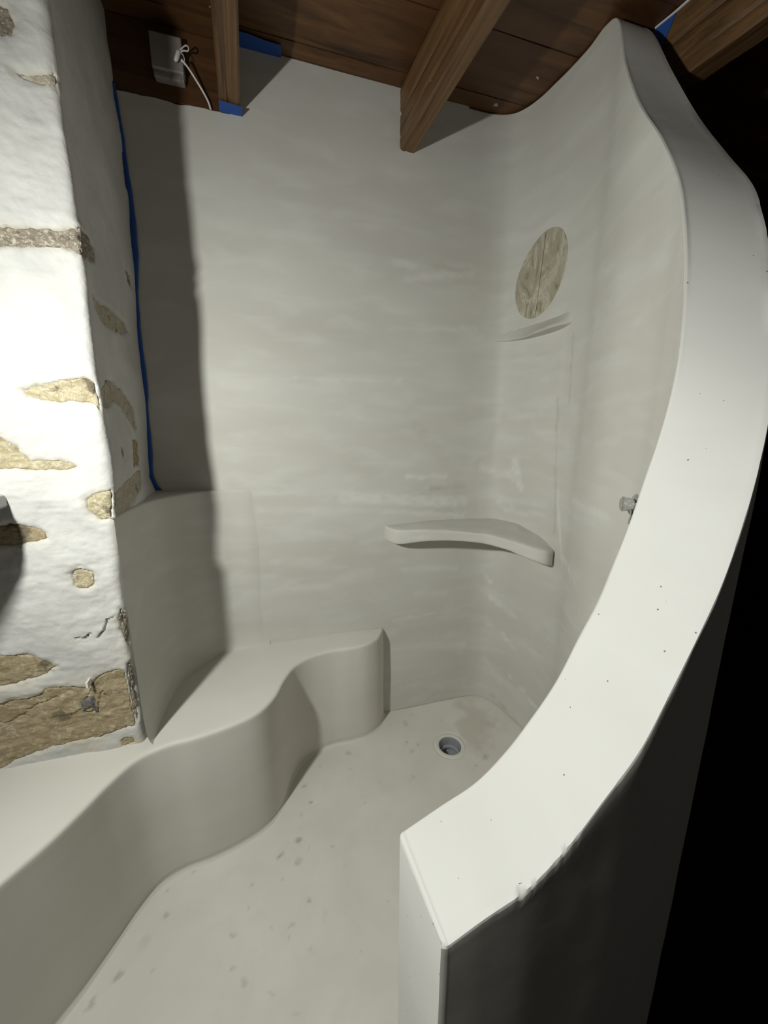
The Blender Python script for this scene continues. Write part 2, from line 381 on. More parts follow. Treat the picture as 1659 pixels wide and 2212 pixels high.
def wall_section(i, inset=0.0, fwd=0.0):
    P, Q, h, hq = PIN[i], POUT[i], PTOP[i], QTOP[i]
    a = AIN[i]; r = .0055
    d = Q - P; th = np.linalg.norm(d); d = d / th
    t = Tn[i]
    P = P + d * inset + t * fwd; Q = Q - d * inset + t * fwd; h = h - inset; hq = hq - inset; th -= 2 * inset
    pts = []
    m = 150
    zz = np.r_[np.linspace(0, 1, m - 2) * (h - r - .008), h - r - .0035, h - r]
    rl = relief(P[0], P[1], zz)
    for k in range(m): pts.append((P[0] - d[0] * rl[k], P[1] - d[1] * rl[k], zz[k]))
    for q in (30, 60, 90):
        q = math.radians(q); o = r * (1 - math.cos(q)); pts.append((P[0] + d[0] * o, P[1] + d[1] * o, h - r + r * math.sin(q)))
    nt = 16
    for k in range(1, nt):
        o = r + (th - 2 * r) * (0.018 if k == 1 else (k - 1) / (nt - 1) if k < nt - 1 else .96)
        x, y = P[0] + d[0] * o, P[1] + d[1] * o
        pts.append((x, y, h + (hq - h) * k / nt + .0025 * float(fbm(x * 6, y * 6, h * 6, 2, 31))))
    # crumbly outer arris
    e = float(fbm(a * 40, 0, 0, 4, 77)); e2 = float(sstep(.25, .6, vnoise(a * 6, 5, 0, 12))); low = float(sstep(.9, 1.15, a))
    chip = .002 + low * (.0025 * max(0, e) + e2 * .0065 * max(0, .15 + float(fbm(a * 110, 3, 0, 3, 78))))
    pts.append((Q[0] - d[0] * (chip + .006), Q[1] - d[1] * (chip + .006), hq + .001))
    pts.append((Q[0] - d[0] * chip * .5, Q[1] - d[1] * chip * .5, hq - chip * .55))
    pts.append((Q[0], Q[1], hq - chip * 1.3 - .003))
    mo = 60
    zz = np.linspace(hq - chip * 1.3 - .003, LOW, mo)[1:]
    rl = .003 * fbm(Q[0] * 5, Q[1] * 5, zz * 5, 3, 41)
    for k in range(mo - 1): pts.append((Q[0] + d[0] * rl[k], Q[1] + d[1] * rl[k], zz[k]))
    return pts
secs = [wall_section(i) for i in range(len(PIN))]
L_ = len(PIN) - 1; R_ = .009
secs.append(wall_section(L_, 0, .0006))
for q in (15, 35, 55, 75, 90):
    q = math.radians(q); secs.append(wall_section(L_, R_ * (1 - math.cos(q)), R_ * math.sin(q)))
ns = len(secs[0]); V = np.array(secs).reshape(-1, 3)
Fl = grid_faces(len(secs), ns).tolist()
# end face: bridge inner and outer sides of the last section
o0 = (len(secs) - 1) * ns; last = V[o0:o0 + ns]
ncap = 12; mI = 150; mO = 60
topi = list(range(mI + 3, mI + 3 + 15))
# rows down the end face
zs = np.linspace(0, 1, 60)
inner = last[:mI][::-1]; outer = last[ns - (mO - 1):]
rows = []
nv = len(V); extra = []
for r_i, t in enumerate(zs):
    zi = inner[0][2] * (1 - t) + LOW * t
    a = np.array([inner[0][0], inner[0][1], zi]); b = np.array([outer[0][0], outer[0][1], zi - .004])
    for k in range(ncap + 1):
        p = a + (b - a) * k / ncap
        if 0 < k < ncap: p = p + np.array([Tn[L_][0], Tn[L_][1], 0]) * .0015 * float(fbm(k * .5, zi * 8, 0, 2, 9))
        extra.append(p)
V = np.vstack([V, extra]); Fl += (grid_faces(len(zs), ncap + 1, flip=True) + nv).tolist()
# top strip of the end face
strip = [o0 + mI - 1] + list(range(o0 + mI, o0 + ns - (mO - 1) + 1)) + [nv + k for k in range(ncap, -1, -1)]
Fl.append(strip[::-1])
ml = np.zeros(len(V)); md = np.zeros(len(V))
sel = (np.arange(NC_)[:, None] * ns + np.arange(mI)[None, :]).ravel()
ml[sel], md[sel] = marks(np.repeat(AIN, mI), V[sel, 2], MR_)
shower_wall = mesh_obj('wall_right', V, Fl, M_BAND, attr={'mark_light': ml, 'mark_dark': md})
tag(shower_wall, 'curved grey plastered shower partition with a thick pale top sweeping down from ceiling', kind='structure')
# the shower side takes the grey microcement, the cut top and the end the paler finish, the outside the rough grey render
shower_wall.data.materials.append(M_WALL); shower_wall.data.materials.append(M_OUTER)
mi = np.zeros(len(shower_wall.data.polygons), np.int32)
nf = (len(secs) - 1) * (ns - 1)
jj = np.tile(np.arange(ns - 1), len(secs) - 1)
ii = np.repeat(np.arange(len(secs) - 1), ns - 1)
mi[:nf] = np.where(jj < mI + 1, np.where(ii < len(PIN) - 1, 1, 0), np.where(jj > ns - mO - 1, 2, 0))
shower_wall.data.polygons.foreach_set('material_index', mi)

def wall_at(a, z, off=0.0):
    """point on the curved wall's inner face, off metres into the shower"""
    x = np.interp(a, AIN, PIN[:, 0]); y = np.interp(a, AIN, PIN[:, 1])
    nx = np.interp(a, AIN, NIN[:, 0]); ny = np.interp(a, AIN, NIN[:, 1])
    rl = relief(x, y, z) + off
    return np.stack([x + nx * rl, y + ny * rl, np.broadcast_to(z, np.shape(x))], -1)

# --- bench path (plan)
BC = catmull([(-.004, 1.797), (-.007, 1.76), (-.030, 1.69), (-.085, 1.632), (-.16, 1.600), (-.25, 1.575), (-.335, 1.527), (-.388, 1.46), (-.409, 1.37), (-.418, 1.275), (-.452, 1.19),
              (-.515, 1.13), (-.613, 1.072), (-.70, 1.036), (-.762, .985), (-.792, .91), (-.808, .83), (-.827, .745), (-.853, .672), (-.89, .58), (-.95, .45), (-1.05, .3), (-1.2, .1), (-1.45, -.15)], 10)
BC = resample(BC, 380)
BH = .513
Tb = np.gradient(BC, axis=0); Tb /= np.linalg.norm(Tb, axis=1)[:, None]
NB = np.stack([-Tb[:, 1], Tb[:, 0]], 1)
if NB[0][0] < 0: NB = -NB                                  # out of the bench towards the floor
AB = arclen(BC)
bk = resample(np.array([(-.004, wall_y(-.004) - .001), (-.9, wall_y(-.9) - .001), (-1.0, 1.45), (-1.62, 1.1), (-1.62, .3), (-1.62, -.15)]), 380)
secs = []
for i in range(len(BC)):
    p, n, q = BC[i], NB[i], bk[i]; s = []
    for k in range(5):                                     # cove at the floor
        th = math.radians(90 * k / 4); r = .014
        s.append((p[0] + n[0] * r * (1 - math.sin(th)), p[1] + n[1] * r * (1 - math.sin(th)), r * (1 - math.cos(th)) + (-.004 if k == 0 else 0)))
    zz = np.linspace(.014, BH - .012, 44)[1:]
    rl = .004 * fbm(p[0] * 3, p[1] * 3, zz * 3, 2, 21) + .002 * sstep(.25, 0, zz)
    for z, r_ in zip(zz, rl): s.append((p[0] + n[0] * r_, p[1] + n[1] * r_, z))
    r = .012
    for k in range(1, 5):
        th = math.radians(90 * k / 4)
        s.append((p[0] + n[0] * (rl[-1] - r * (1 - math.cos(th))), p[1] + n[1] * (rl[-1] - r * (1 - math.cos(th))), BH - r + r * math.sin(th)))
    for k in range(1, 31):
        f = (k / 30); x = (p[0] - n[0] * r) * (1 - f) + q[0] * f; y = (p[1] - n[1] * r) * (1 - f) + q[1] * f
        dz = (.004 * float(fbm(x * 4, y * 4, 0, 3, 51)) + .004 * sstep(0, .25, -f * 0 + np.hypot(x - p[0], y - p[1]))) * min(1, f * 8)
        s.append((x, y, BH + float(dz)))
    secs.append(s)
V = np.array(secs).reshape(-1, 3)
bench = mesh_obj('shower_bench', V, grid_faces(len(secs), len(secs[0])), M_BENCH, origin=(-.5, 1.3, 0))
tag(bench, 'built-in plastered seat with a wavy S-shaped front running along the back wall and pier', 'bench')

# --- floor with the drain hole
DR = np.array([.327, 1.587]); HR = .054; hs = .1
def floor_z(x, y):
    d = np.hypot(x - DR[0], y - DR[1])
    return .0025 * fbm(x * 4, y * 4, 0, 3, 61) - .010 * np.exp(-(d / .28) ** 2) + .010 * np.exp(-0) * 0
SP = [(-0.168, 1.529, 0.0311, 0.0161, -25, 0.6), (-0.296, 1.455, 0.0107, 0.01, 0, 0.8), (-0.221, 1.419, 0.0084, 0.0143, 0, 0.5), (-0.35, 1.357, 0.0181, 0.0135, 30, 0.9), (-0.302, 1.284, 0.0116, 0.0123, 0, 0.9), (-0.333, 1.231, 0.0186, 0.0154, 0, 0.3), (-0.323, 1.184, 0.0108, 0.0054, 0, 0.6), (-0.324, 1.135, 0.0175, 0.0135, 30, 1), (-0.315, 1.115, 0.0086, 0.0066, 0, 0.9), (-0.379, 1.081, 0.0219, 0.0127, 20, 0.8), (-0.384, 1.063, 0.01, 0.0062, 0, 0.8), (-0.306, 1.061, 0.0232, 0.0274, -30, 0.7), (-0.348, 1.008, 0.0096, 0.0085, 0, 0.6), (-0.413, 1.117, 0.0069, 0.005, 0, 0.5), (-0.667, 1.029, 0.0097, 0.0158, -20, 0.9), (-0.447, 0.988, 0.0078, 0.0113, 0, 0.7), (-0.439, 0.927, 0.009, 0.0116, 0, 0.8), (-0.729, 0.976, 0.0078, 0.006, 0, 0.7), (-0.695, 0.909, 0.0118, 0.0189, -35, 0.9), (-0.25, 0.947, 0.0137, 0.0089, -20, 0.8), (-0.463, 0.86, 0.017, 0.0093, 30, 0.8), (-0.292, 0.883, 0.026, 0.0116, 25, 0.6), (-0.285, 0.854, 0.007, 0.0088, 0, 0.6), (-0.348, 0.881, 0.0058, 0.0047, 0, 0.5), (-0.431, 0.789, 0.0186, 0.0123, -20, 0.7), (-0.393, 0.76, 0.0181, 0.0174, -10, 0.6), (-0.75, 0.771, 0.0196, 0.0135, 35, 1), (-0.789, 0.72, 0.0137, 0.0232, -25, 1), (-0.791, 0.71, 0.0173, 0.0167, -20, 0.6), (-0.308, 0.737, 0.0152, 0.0072, 20, 0.5), (-0.665, 0.78, 0.0105, 0.0066, 0, 0.4), (-0.723, 0.845, 0.0251, 0.0373, -20, 0.25), (-0.215, 0.826, 0.0082, 0.0083, 0, 0.5), (-0.195, 1.113, 0.0103, 0.0097, 0, 0.6), (-0.101, 1.168, 0.0072, 0.0069, 0, 0.4), (-0.078, 1.284, 0.0116, 0.0141, 0, 0.5), (0.013, 0.945, 0.0091, 0.0087, 0, 0.5), (-0.132, 1.048, 0.0049, 0.0044, 0, 0.6), (-0.073, 0.823, 0.011, 0.0051, 30, 0.4), (-0.277, 1.11, 0.0086, 0.0195, -10, 0.4), (0.114, 1.721, 0.0246, 0.0327, 0, 0.6), (0.308, 1.754, 0.0125, 0.0204, 0, 0.5), (0.167, 1.59, 0.0115, 0.0143, 0, 0.9), (0.11, 1.598, 0.0138, 0.0231, 0, 0.5), (0.133, 1.545, 0.0314, 0.0191, 50, 0.5), (0.426, 1.465, 0.0107, 0.0102, 0, 0.9), (0.487, 1.516, 0.0353, 0.0218, 50, 0.7), (0.127, 1.398, 0.0454, 0.0139, 35, 0.35), (0.151, 1.788, 0.0254, 0.014, 0, 0.4), (-0.232, 0.702, 0.0245, 0.005, 0, 0.3), (-0.148, 1.445, 0.017, 0.0098, 0, 0.3), (-0.023, 1.375, 0.0122, 0.009, 0, 0.25), (-0.19, 0.906, 0.0147, 0.0355, 0, 0.2)]
def stain(x, y):
    s = np.zeros(np.shape(x)); wx = x + .006 * vnoise(x * 70, y * 70, 0, 1); wy = y + .006 * vnoise(x * 70, y * 70, 9, 2)
    br = .75 + .35 * vnoise(x * 130, y * 130, 3, 8)
    for cx, cy, a, b, ang, st in SP:
        c_, s_ = math.cos(math.radians(ang)), math.sin(math.radians(ang))
        u = ((wx - cx) * c_ + (wy - cy) * s_) / (a * .62); v = (-(wx - cx) * s_ + (wy - cy) * c_) / (b * .62)
        d = np.sqrt(u * u + v * v); s = np.maximum(s, st * sstep(1.25, .55, d) * br)
    return np.clip(s, 0, 1) * .62
def blotch(x, y):
    n = fbm(x * 14, y * 14, 2, 4, 71)
    d = np.hypot((x - .47) / .11, (y - 1.72) / .16)
    return np.clip(sstep(1.2, .2, d + n * .9) * .36, 0, 1)
gx = np.unique(np.r_[np.arange(-.96, DR[0] - hs, .0055), np.linspace(DR[0] - hs, DR[0] + hs, 33), np.arange(DR[0] + hs, .84, .0055)])
gy = np.unique(np.r_[np.arange(.40, DR[1] - hs, .0055), np.linspace(DR[1] - hs, DR[1] + hs, 33), np.arange(DR[1] + hs, 2.0, .0055)])
GX, GY = np.meshgrid(gx, gy, indexing='ij')
V = np.stack([GX, GY, floor_z(GX, GY)], 2).reshape(-1, 3)
Ff = grid_faces(len(gx), len(gy))
cx = V[Ff].mean(1)
keep = ~((abs(cx[:, 0] - DR[0]) < hs) & (abs(cx[:, 1] - DR[1]) < hs))
region = np.vstack([[(-2, 2.2), (.36, 2.2)], (PIN + POUT)[::6] / 2, [((PIN + POUT)[-1] / 2)], [(.075, .40), (.075, .2), (-2, .2)]])
keep &= (sdf_poly(cx[:, 0], cx[:, 1], region) > 0)
Ff = Ff[keep]
# polar patch round the drain
n_r, n_a = 14, 128; pv = []
for r_i in range(n_r):
    f = r_i / (n_r - 1)
    for k in range(n_a):
        th = 2 * math.pi * k / n_a - math.pi * .75
        c_, s_ = math.cos(th), math.sin(th); sq = hs / max(abs(c_), abs(s_))
        side = k // 32; w = (k % 32) / 32 * 2 - 1               # square vertices coincide with the grid
        qx, qy = [(w, -1), (1, w), (-w, 1), (-1, -w)][side]
        th = math.atan2(qy, qx); c_, s_ = math.cos(th), math.sin(th)
        x = (HR * c_) * (1 - f) + hs * qx * f; y = (HR * s_) * (1 - f) + hs * qy * f
        z = float(floor_z(DR[0] + x, DR[1] + y)); rr = math.hypot(x, y)
        z -= .0035 * math.exp(-((rr - .078) / .004) ** 2) + .004 * float(sstep(.062, .054, rr))
        pv.append((DR[0] + x, DR[1] + y, z))
off = len(V); V = np.vstack([V, pv])
idx = np.arange(n_r * n_a).reshape(n_r, n_a)
pf_ = np.stack([idx[:-1], np.roll(idx, -1, 1)[:-1], np.roll(idx, -1, 1)[1:], idx[1:]], 2).reshape(-1, 4)[:, ::-1] + off
Fl = Ff.tolist() + pf_.tolist()
# the rest of the slab towards and behind the camera, and its edge down to the lower floor
o = len(V)
V = np.vstack([V, [(-2, -1.6, 0), (.085, -1.6, 0), (.085, .401, 0), (-2, .401, 0), (.085, -1.6, LOW), (.085, .50, LOW), (.085, .50, -.002), (-2, .40, 0), (-.955, .40, 0), (-.955, 2.1, -.001), (-2, 2.1, -.001)]])
Fl += [[o, o + 1, o + 2, o + 3], [o + 1, o + 4, o + 5, o + 6], [o + 7, o + 8, o + 9, o + 10]]
tag(mesh_obj('floor', V, Fl, M_FLOOR, attr={'stain': stain(V[:, 0], V[:, 1]), 'blotch': blotch(V[:, 0], V[:, 1])}),
    'grey cement shower floor with small dark stains', kind='structure')
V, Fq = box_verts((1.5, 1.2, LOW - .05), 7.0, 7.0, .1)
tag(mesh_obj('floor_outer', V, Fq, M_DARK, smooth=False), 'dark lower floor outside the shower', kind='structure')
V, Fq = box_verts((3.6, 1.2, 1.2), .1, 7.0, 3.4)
tag(mesh_obj('wall_outer', V, Fq, M_DARKW, smooth=False), 'near-black wall standing for the dark room beyond the shower', kind='structure')
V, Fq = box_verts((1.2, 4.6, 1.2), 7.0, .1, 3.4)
tag(mesh_obj('wall_far', V, Fq, M_DARKW, smooth=False), 'near-black wall standing for the dark room behind the partition', kind='structure')

# --- drain
dr = empty('floor_drain', (DR[0], DR[1], -.016))
tag(dr, 'round recessed floor drain with a grey plastic cup, in the shower floor', 'drain')
c0 = (DR[0], DR[1], 0)
V, Fq = lathe([(.0545, -.012), (.053, -.016), (.052, -.026), (.050, -.055), (.049, -.085), (.040, -.088), (.020, -.089), (.001, -.089)], c0, (0, 0, 1), 48)
mesh_obj('cup', V, [f[::-1] for f in Fq], M_PVC, dr)
V, Fq = lathe([(.0495, -.058), (.047, -.052), (.041, -.055), (.039, -.064), (.042, -.068)], c0, (0, 0, 1), 48)
mesh_obj('seal_ring', V, [f[::-1] for f in Fq], M_PVC, dr)
V, Fq = lathe([(.020, -.088), (.019, -.070), (.015, -.064), (.012, -.066), (.010, -.074), (.001, -.076)], (DR[0] - .004, DR[1] - .016, 0), (0, 0, 1), 32)
mesh_obj('trap_outlet', V, [f[::-1] for f in Fq], M_PVC, dr)

# ------------------------------------------------------------------ pier with exposed stones
PC = np.array([-.773, 1.05])                              # pier corner in plan
RV = np.array([-.925, 1.535]) - PC; RL = np.linalg.norm(RV); RVu = RV / RL
RN = np.array([RVu[1], -RVu[0]])                          # out of the reveal
EZ = [(.4, .006), (.73, .014), (.95, .010), (1.08, .011), (1.3, -.004), (1.42, -.011), (1.6, -.008), (1.69, -.008), (1.93, -.018), (2.0, -.024), (2.03, -.016), (2.16, -.019), (2.45, -.017), (2.9, -.017)]
JZ = [(1.2, -.938), (1.278, -.938), (1.33, -.953), (1.42, -.949), (1.64, -.935), (1.78, -.931), (1.9, -.931), (2.0, -.924), (2.19, -.913), (2.3, -.910), (2.5, -.908), (2.66, -.918), (2.9, -.918)]
def pier_base(S, z):
    S = np.asarray(S, float); z = np.asarray(z, float)
    rc = .024; f = np.maximum(S, 0); r = np.maximum(-S, 0); t = np.clip((S + rc) / (2 * rc), 0, 1)
    x = PC[0] - U[0] * f + RVu[0] * r; y = PC[1] - U[1] * f + RVu[1] * r
    cxq = PC[0] + RVu[0] * rc * (1 - t) ** 2 - U[0] * rc * t ** 2; cyq = PC[1] + RVu[1] * rc * (1 - t) ** 2 - U[1] * rc * t ** 2
    x = np.where(abs(S) < rc, cxq, x); y = np.where(abs(S) < rc, cyq, y)
    w = sstep(-rc, rc, S)
    nx = NN[0] * w + RN[0] * (1 - w); ny = NN[1] * w + RN[1] * (1 - w)
    l = np.hypot(nx, ny); nx /= l; ny /= l
    e = np.interp(z, [a for a, _ in EZ], [b for _, b in EZ]) * sstep(.16, 0, abs(S))
    x -= U[0] * e; y -= U[1] * e
    j = (np.interp(z, [a for a, _ in JZ], [b for _, b in JZ]) + .925) * sstep(.15, .5, r)
    x += j
    return x, y, nx, ny
STONES = [  # (name of look, polygon in (s, z), depth)
 ('brown', [(.21, 1.945), (.21, 1.985), (.145, 1.985), (.081, 1.990), (.012, 2.002), (-.02, 2.008), (-.05, 2.012), (-.107, 2.025), (-.142, 2.015), (-.132, 1.975), (-.08, 1.957), (-.04, 1.950), (-.012, 1.938), (.02, 1.953), (.096, 1.949), (.152, 1.940)]),
 ('reveal', [(.078, 2.306), (.045, 2.310), (.0, 2.322), (-.006, 2.313), (.0, 2.300), (.029, 2.293), (.058, 2.296)]),
 ('pale', [(.165, 1.612), (.13, 1.627), (.075, 1.640), (.03, 1.650), (.002, 1.635), (-.006, 1.600), (-.002, 1.572), (.032, 1.582), (.07, 1.586), (.114, 1.583), (.147, 1.592)]),
 ('pale', [(.30, 1.508), (.24, 1.502), (.21, 1.480), (.193, 1.455), (.17, 1.432), (.12, 1.430), (.085, 1.425), (.075, 1.414), (.10, 1.402), (.141, 1.404), (.20, 1.408), (.28, 1.412)]),
 ('pale', [(.066, 1.318), (.050, 1.338), (.022, 1.345), (.002, 1.344), (.003, 1.30), (.006, 1.266), (.037, 1.262), (.062, 1.287)]),
 ('pale', [(.129, 1.105), (.118, 1.120), (.098, 1.124), (.074, 1.113), (.066, 1.090), (.072, 1.068), (.095, 1.058), (.122, 1.071)]),
 ('ochre', [(.36, 1.262), (.295, 1.263), (.23, 1.262), (.195, 1.252), (.172, 1.235), (.170, 1.215), (.213, 1.205), (.275, 1.202), (.36, 1.204)]),
 ('ochre', [(.42, .885), (.36, .886), (.286, .884), (.250, .872), (.225, .850), (.205, .828), (.232, .805), (.29, .791), (.35, .787), (.42, .785)]),
 ('ochre', [(.45, .74), (.386, .736), (.309, .739), (.262, .742), (.242, .762), (.19, .755), (.137, .741), (.105, .770), (.075, .784), (.040, .786), (.026, .77), (.022, .70), (.018, .62), (.022, .578), (.06, .572), (.11, .564), (.19, .560), (.27, .555), (.34, .535), (.44, .50), (.47, .60)]),
 ('brown', [(.125, 2.43), (.068, 2.425), (.062, 2.395), (.070, 2.372), (.125, 2.365)]),
 ('ochre', [(.071, .538), (.052, .544), (.034, .535), (.030, .516), (.050, .512), (.068, .514)]),
 ('reveal', [(-.046, 1.866), (-.112, 1.871), (-.229, 1.877), (-.357, 1.878), (-.397, 1.858), (-.314, 1.828), (-.187, 1.814), (-.102, 1.818), (-.058, 1.842)]),
 ('reveal', [(-.035, 1.62), (-.08, 1.65), (-.13, 1.659), (-.235, 1.640), (-.337, 1.593), (-.362, 1.525), (-.329, 1.513), (-.27, 1.545), (-.207, 1.575), (-.15, 1.600), (-.133, 1.60), (-.09, 1.582), (-.05, 1.572), (-.028, 1.573)]),
 ('reveal', [(-.008, 1.338), (-.08, 1.345), (-.192, 1.363), (-.30, 1.375), (-.37, 1.370), (-.35, 1.329), (-.25, 1.30), (-.181, 1.280), (-.087, 1.262), (-.010, 1.262)]),
 ('ochre', [(-.265, 1.482), (-.368, 1.477), (-.347, 1.389), (-.227, 1.391)]),
 ('brown', [(-.112, 1.460), (-.140, 1.458), (-.143, 1.430), (-.116, 1.424)]),
 ('brown', [(-.394, 2.049), (-.43, 2.058), (-.457, 2.055), (-.459, 2.02), (-.419, 2.019)]),
 ('reveal', [(-.50, 2.456), (-.536, 2.472), (-.585, 2.376), (-.538, 2.322), (-.489, 2.354)]),
 ('brown', [(.022, .955), (.010, .985), (-.010, .975), (-.030, .94), (-.030, .89), (-.012, .865), (.006, .885), (.020, .915)]),
 ('brown', [(.020, .770), (.010, .795), (-.010, .800), (-.026, .77), (-.024, .73), (-.018, .69), (-.010, .65), (.004, .60), (.016, .62), (.016, .70)]),
]
CRACKS = [[(.142, .908), (.118, .903), (.100, .916)], [(.082, .905), (.062, .925), (.050, .955), (.030, .965)]]
SCR = [[(.20, .655), (.17, .668), (.150, .70), (.13, .735), (.105, .765)], [(.30, .70), (.25, .715), (.215, .728)], [(.155, .655), (.120, .66), (.112, .69), (.10, .72), (.092, .70)], [(.40, .672), (.34, .668), (.30, .69)]]
def warp(S, z): 
    return S + .007 * fbm(S * 45, z * 45, 0, 4, 3), z + .006 * fbm(S * 45, z * 60, 7, 4, 4)
def stone_mask(S, z, grow=0.0):
    a, b = warp(S, z); best = np.full(np.shape(S), -1.0)
    for _, poly in STONES:
        pl = np.array(poly)
        near = (a > pl[:, 0].min() - .04) & (a < pl[:, 0].max() + .04) & (b > pl[:, 1].min() - .04) & (b < pl[:, 1].max() + .04)
        if near.any():
            d = sdf_poly(a[near], b[near], poly); t = best[near]; best[near] = np.maximum(t, d)
    return best
def pier_undul(S, z):
    front = sstep(-.02, .03, S)
    low = .006 * fbm(S * 5, z * 5, 0, 2, 101) + .0025 * fbm(S * 16, z * 22, 0, 3, 102) * (.35 + .65 * front)
    ridge = .0035 * np.maximum(0, fbm(S * 9, z * 34, 3, 3, 103)) * front
    trowel = (.0030 * np.abs(fbm(S * 12, z * 12, 8, 4, 104)) + .0012 * fbm(S * 55, z * 70, 4, 3, 105)) * front
    return low + ridge + trowel
Sv = np.r_[np.arange(-.56, -.03, .0055), np.arange(-.03, .42, .0036), np.arange(.42, 1.05, .03)]
Zv = np.r_[np.arange(BH - .01, 2.45, .0042), np.arange(2.45, 2.87, .012)]
SG, ZG = np.meshgrid(Sv, Zv, indexing='ij')
sm = stone_mask(SG, ZG)
D = pier_undul(SG, ZG) - .012 * sstep(-.002, .006, sm) - .003 * sstep(-.014, 0, sm) + .002 * fbm(SG * 60, ZG * 90, 2, 3, 44) * sstep(-.03, -.004, sm) - .012 * sstep(1.27, 1.24, ZG) * sstep(-.03, -.06, SG)
crk = np.zeros(SG.shape)
for c_ in CRACKS:
    dd = dist_line(*warp(SG, ZG), c_); crk = np.maximum(crk, sstep(.0035, .0008, dd))
D -= .006 * crk
x, y, nx, ny = pier_base(SG, ZG)
V = np.stack([x + nx * D, y + ny * D, ZG], 2).reshape(-1, 3)
Fl = grid_faces(len(Sv), len(Zv), flip=False).tolist()
ochre = sstep(-.02, .0, sm) * .35 + .9 * sstep(0, .004, sm)
ochre = np.clip(ochre * (.5 + .6 * (fbm(SG * 30, ZG * 30, 1, 3, 5) > -.15)) * (SG > -.1), 0, 1)
low_dirt = sstep(1.05, .6, ZG) * sstep(-.1, .35, fbm(SG * 7, ZG * 12, 4, 4, 6)) * .35
ochre = np.clip(ochre * .55 + low_dirt * (SG > 0), 0, 1)
n0 = len(V)
V = np.vstack([V, [(PC[0] - U[0] * 1.05 - NN[0] * .5, PC[1] - U[1] * 1.05 - NN[1] * .5, BH), (PC[0] - U[0] * 1.05 - NN[0] * .5, PC[1] - U[1] * 1.05 - NN[1] * .5, 2.86)]])
e0 = (len(Sv) - 1) * len(Zv)
Fl.append([e0, n0, n0 + 1, e0 + len(Zv) - 1])
pier = mesh_obj('wall_left', V, Fl, M_PIER, attr={'ochre': np.r_[ochre.ravel(), 0, 0], 'crack': np.r_[crk.ravel(), 0, 0]})
tag(pier, 'whitewashed rubble pier with patches of bare stone, left of the shower', kind='structure')
M_SLATE = mat_stone('dark_slate_chip', (.12, .115, .11), (.18, .17, .155), (.25, .23, .2), 30)
STONES.append(('slate', [(.158, .655), (.160, .690), (.146, .707), (.128, .705), (.122, .655), (.130, .650), (.134, .672), (.146, .674)]))
MS = {'slate': M_SLATE, 'brown': M_BROWN, 'pale': M_PALE, 'ochre': M_OCHRE, 'reveal': M_REVEAL}
for k, (look, poly) in enumerate(STONES):
    pl = np.array(poly); st = .0035
    sv = np.arange(pl[:, 0].min() - .008, pl[:, 0].max() + .009, st); zv = np.arange(pl[:, 1].min() - .008, pl[:, 1].max() + .009, st)
    a, b = np.meshgrid(sv, zv, indexing='ij')
    wa, wb = warp(a, b); d = sdf_poly(wa, wb, poly)
    rough = {'brown': .006, 'pale': .0045, 'ochre': .0045, 'reveal': .0025, 'slate': .002}[look]
    h = -.0050 + rough * fbm(a * 42, b * 60, k * 3.1, 4, 200 + k) + .003 * fbm(a * 9, b * 14, k, 2, 300) + pier_undul(a, b)
    if k == 8:
        for c_ in SCR: h -= .005 * sstep(.0028, .0006, dist_line(wa, wb, c_))
    if look == 'slate': h += .0062
    if look == 'brown': h += .004 * np.maximum(0, fbm(a * 110, b * 110, k, 2, 400))
    h -= .008 * sstep(.004, -.002, d)
    x, y, nx, ny = pier_base(a, b)
    V = np.stack([x + nx * h, y + ny * h, b], 2).reshape(-1, 3)
    Fq = grid_faces(len(sv), len(zv)); dd = d.ravel()
    Fq = Fq[(dd[Fq] > -.006).all(1)]
    used = np.unique(Fq); mp_ = np.full(len(V), -1); mp_[used] = np.arange(len(used))
    mesh_obj('stone', V[used], mp_[Fq], MS[look], pier)

x_, y_, nx_, ny_ = pier_base(np.array(.126), np.array(.764))
V, Fq = box_verts((float(x_ + nx_ * .010), float(y_ + ny_ * .010), .764), .006, .024, .020, (U[0], U[1], 0), (float(nx_), float(ny_), 0))
bevel(mesh_obj('peg', V, Fq, M_CABLE, pier, smooth=False), .001)

# smooth plaster cove that fills the corner between pier, bench and back wall, ending in a lip
cv = catmull([(-.764, 1.036), (-.788, 1.112), (-.811, 1.2), (-.829, 1.295), (-.829, 1.375), (-.803, 1.455), (-.757, 1.540), (-.69, 1.590), (-.60, wall_y(-.60) - .003), (-.55, wall_y(-.55) + .004)], 12)
cv = resample(cv, 90); cb = resample(np.array([(-.79, 1.04), (-.96, 1.56), (-.55, wall_y(-.55) + .02)]), 90)
CT = 1.268; secs = []
Tc = np.gradient(cv, axis=0); Tc /= np.linalg.norm(Tc, axis=1)[:, None]; NC = np.stack([Tc[:, 1], -Tc[:, 0]], 1)
for i in range(len(cv)):
    p, n, q = cv[i], NC[i], cb[i]; s = []
    for z in np.linspace(BH - .01, CT - .008, 70):
        r_ = .003 * float(fbm(p[0] * 4, p[1] * 4, z * 3, 2, 91)) + .012 * math.exp(-(z - BH) / .02)
        s.append((p[0] + n[0] * r_, p[1] + n[1] * r_, z))
    for k in range(1, 4):
        th = math.radians(30 * k); s.append((p[0] + n[0] * (r_ - .008 * (1 - math.cos(th))), p[1] + n[1] * (r_ - .008 * (1 - math.cos(th))), CT - .008 + .008 * math.sin(th)))
    s.append((q[0], q[1], CT + .003)); secs.append(s)
tag(mesh_obj('trim_cove', np.array(secs).reshape(-1, 3), grid_faces(len(secs), len(secs[0])), M_WALL), 'smooth plaster cove filling the corner between pier and back wall', kind='structure')

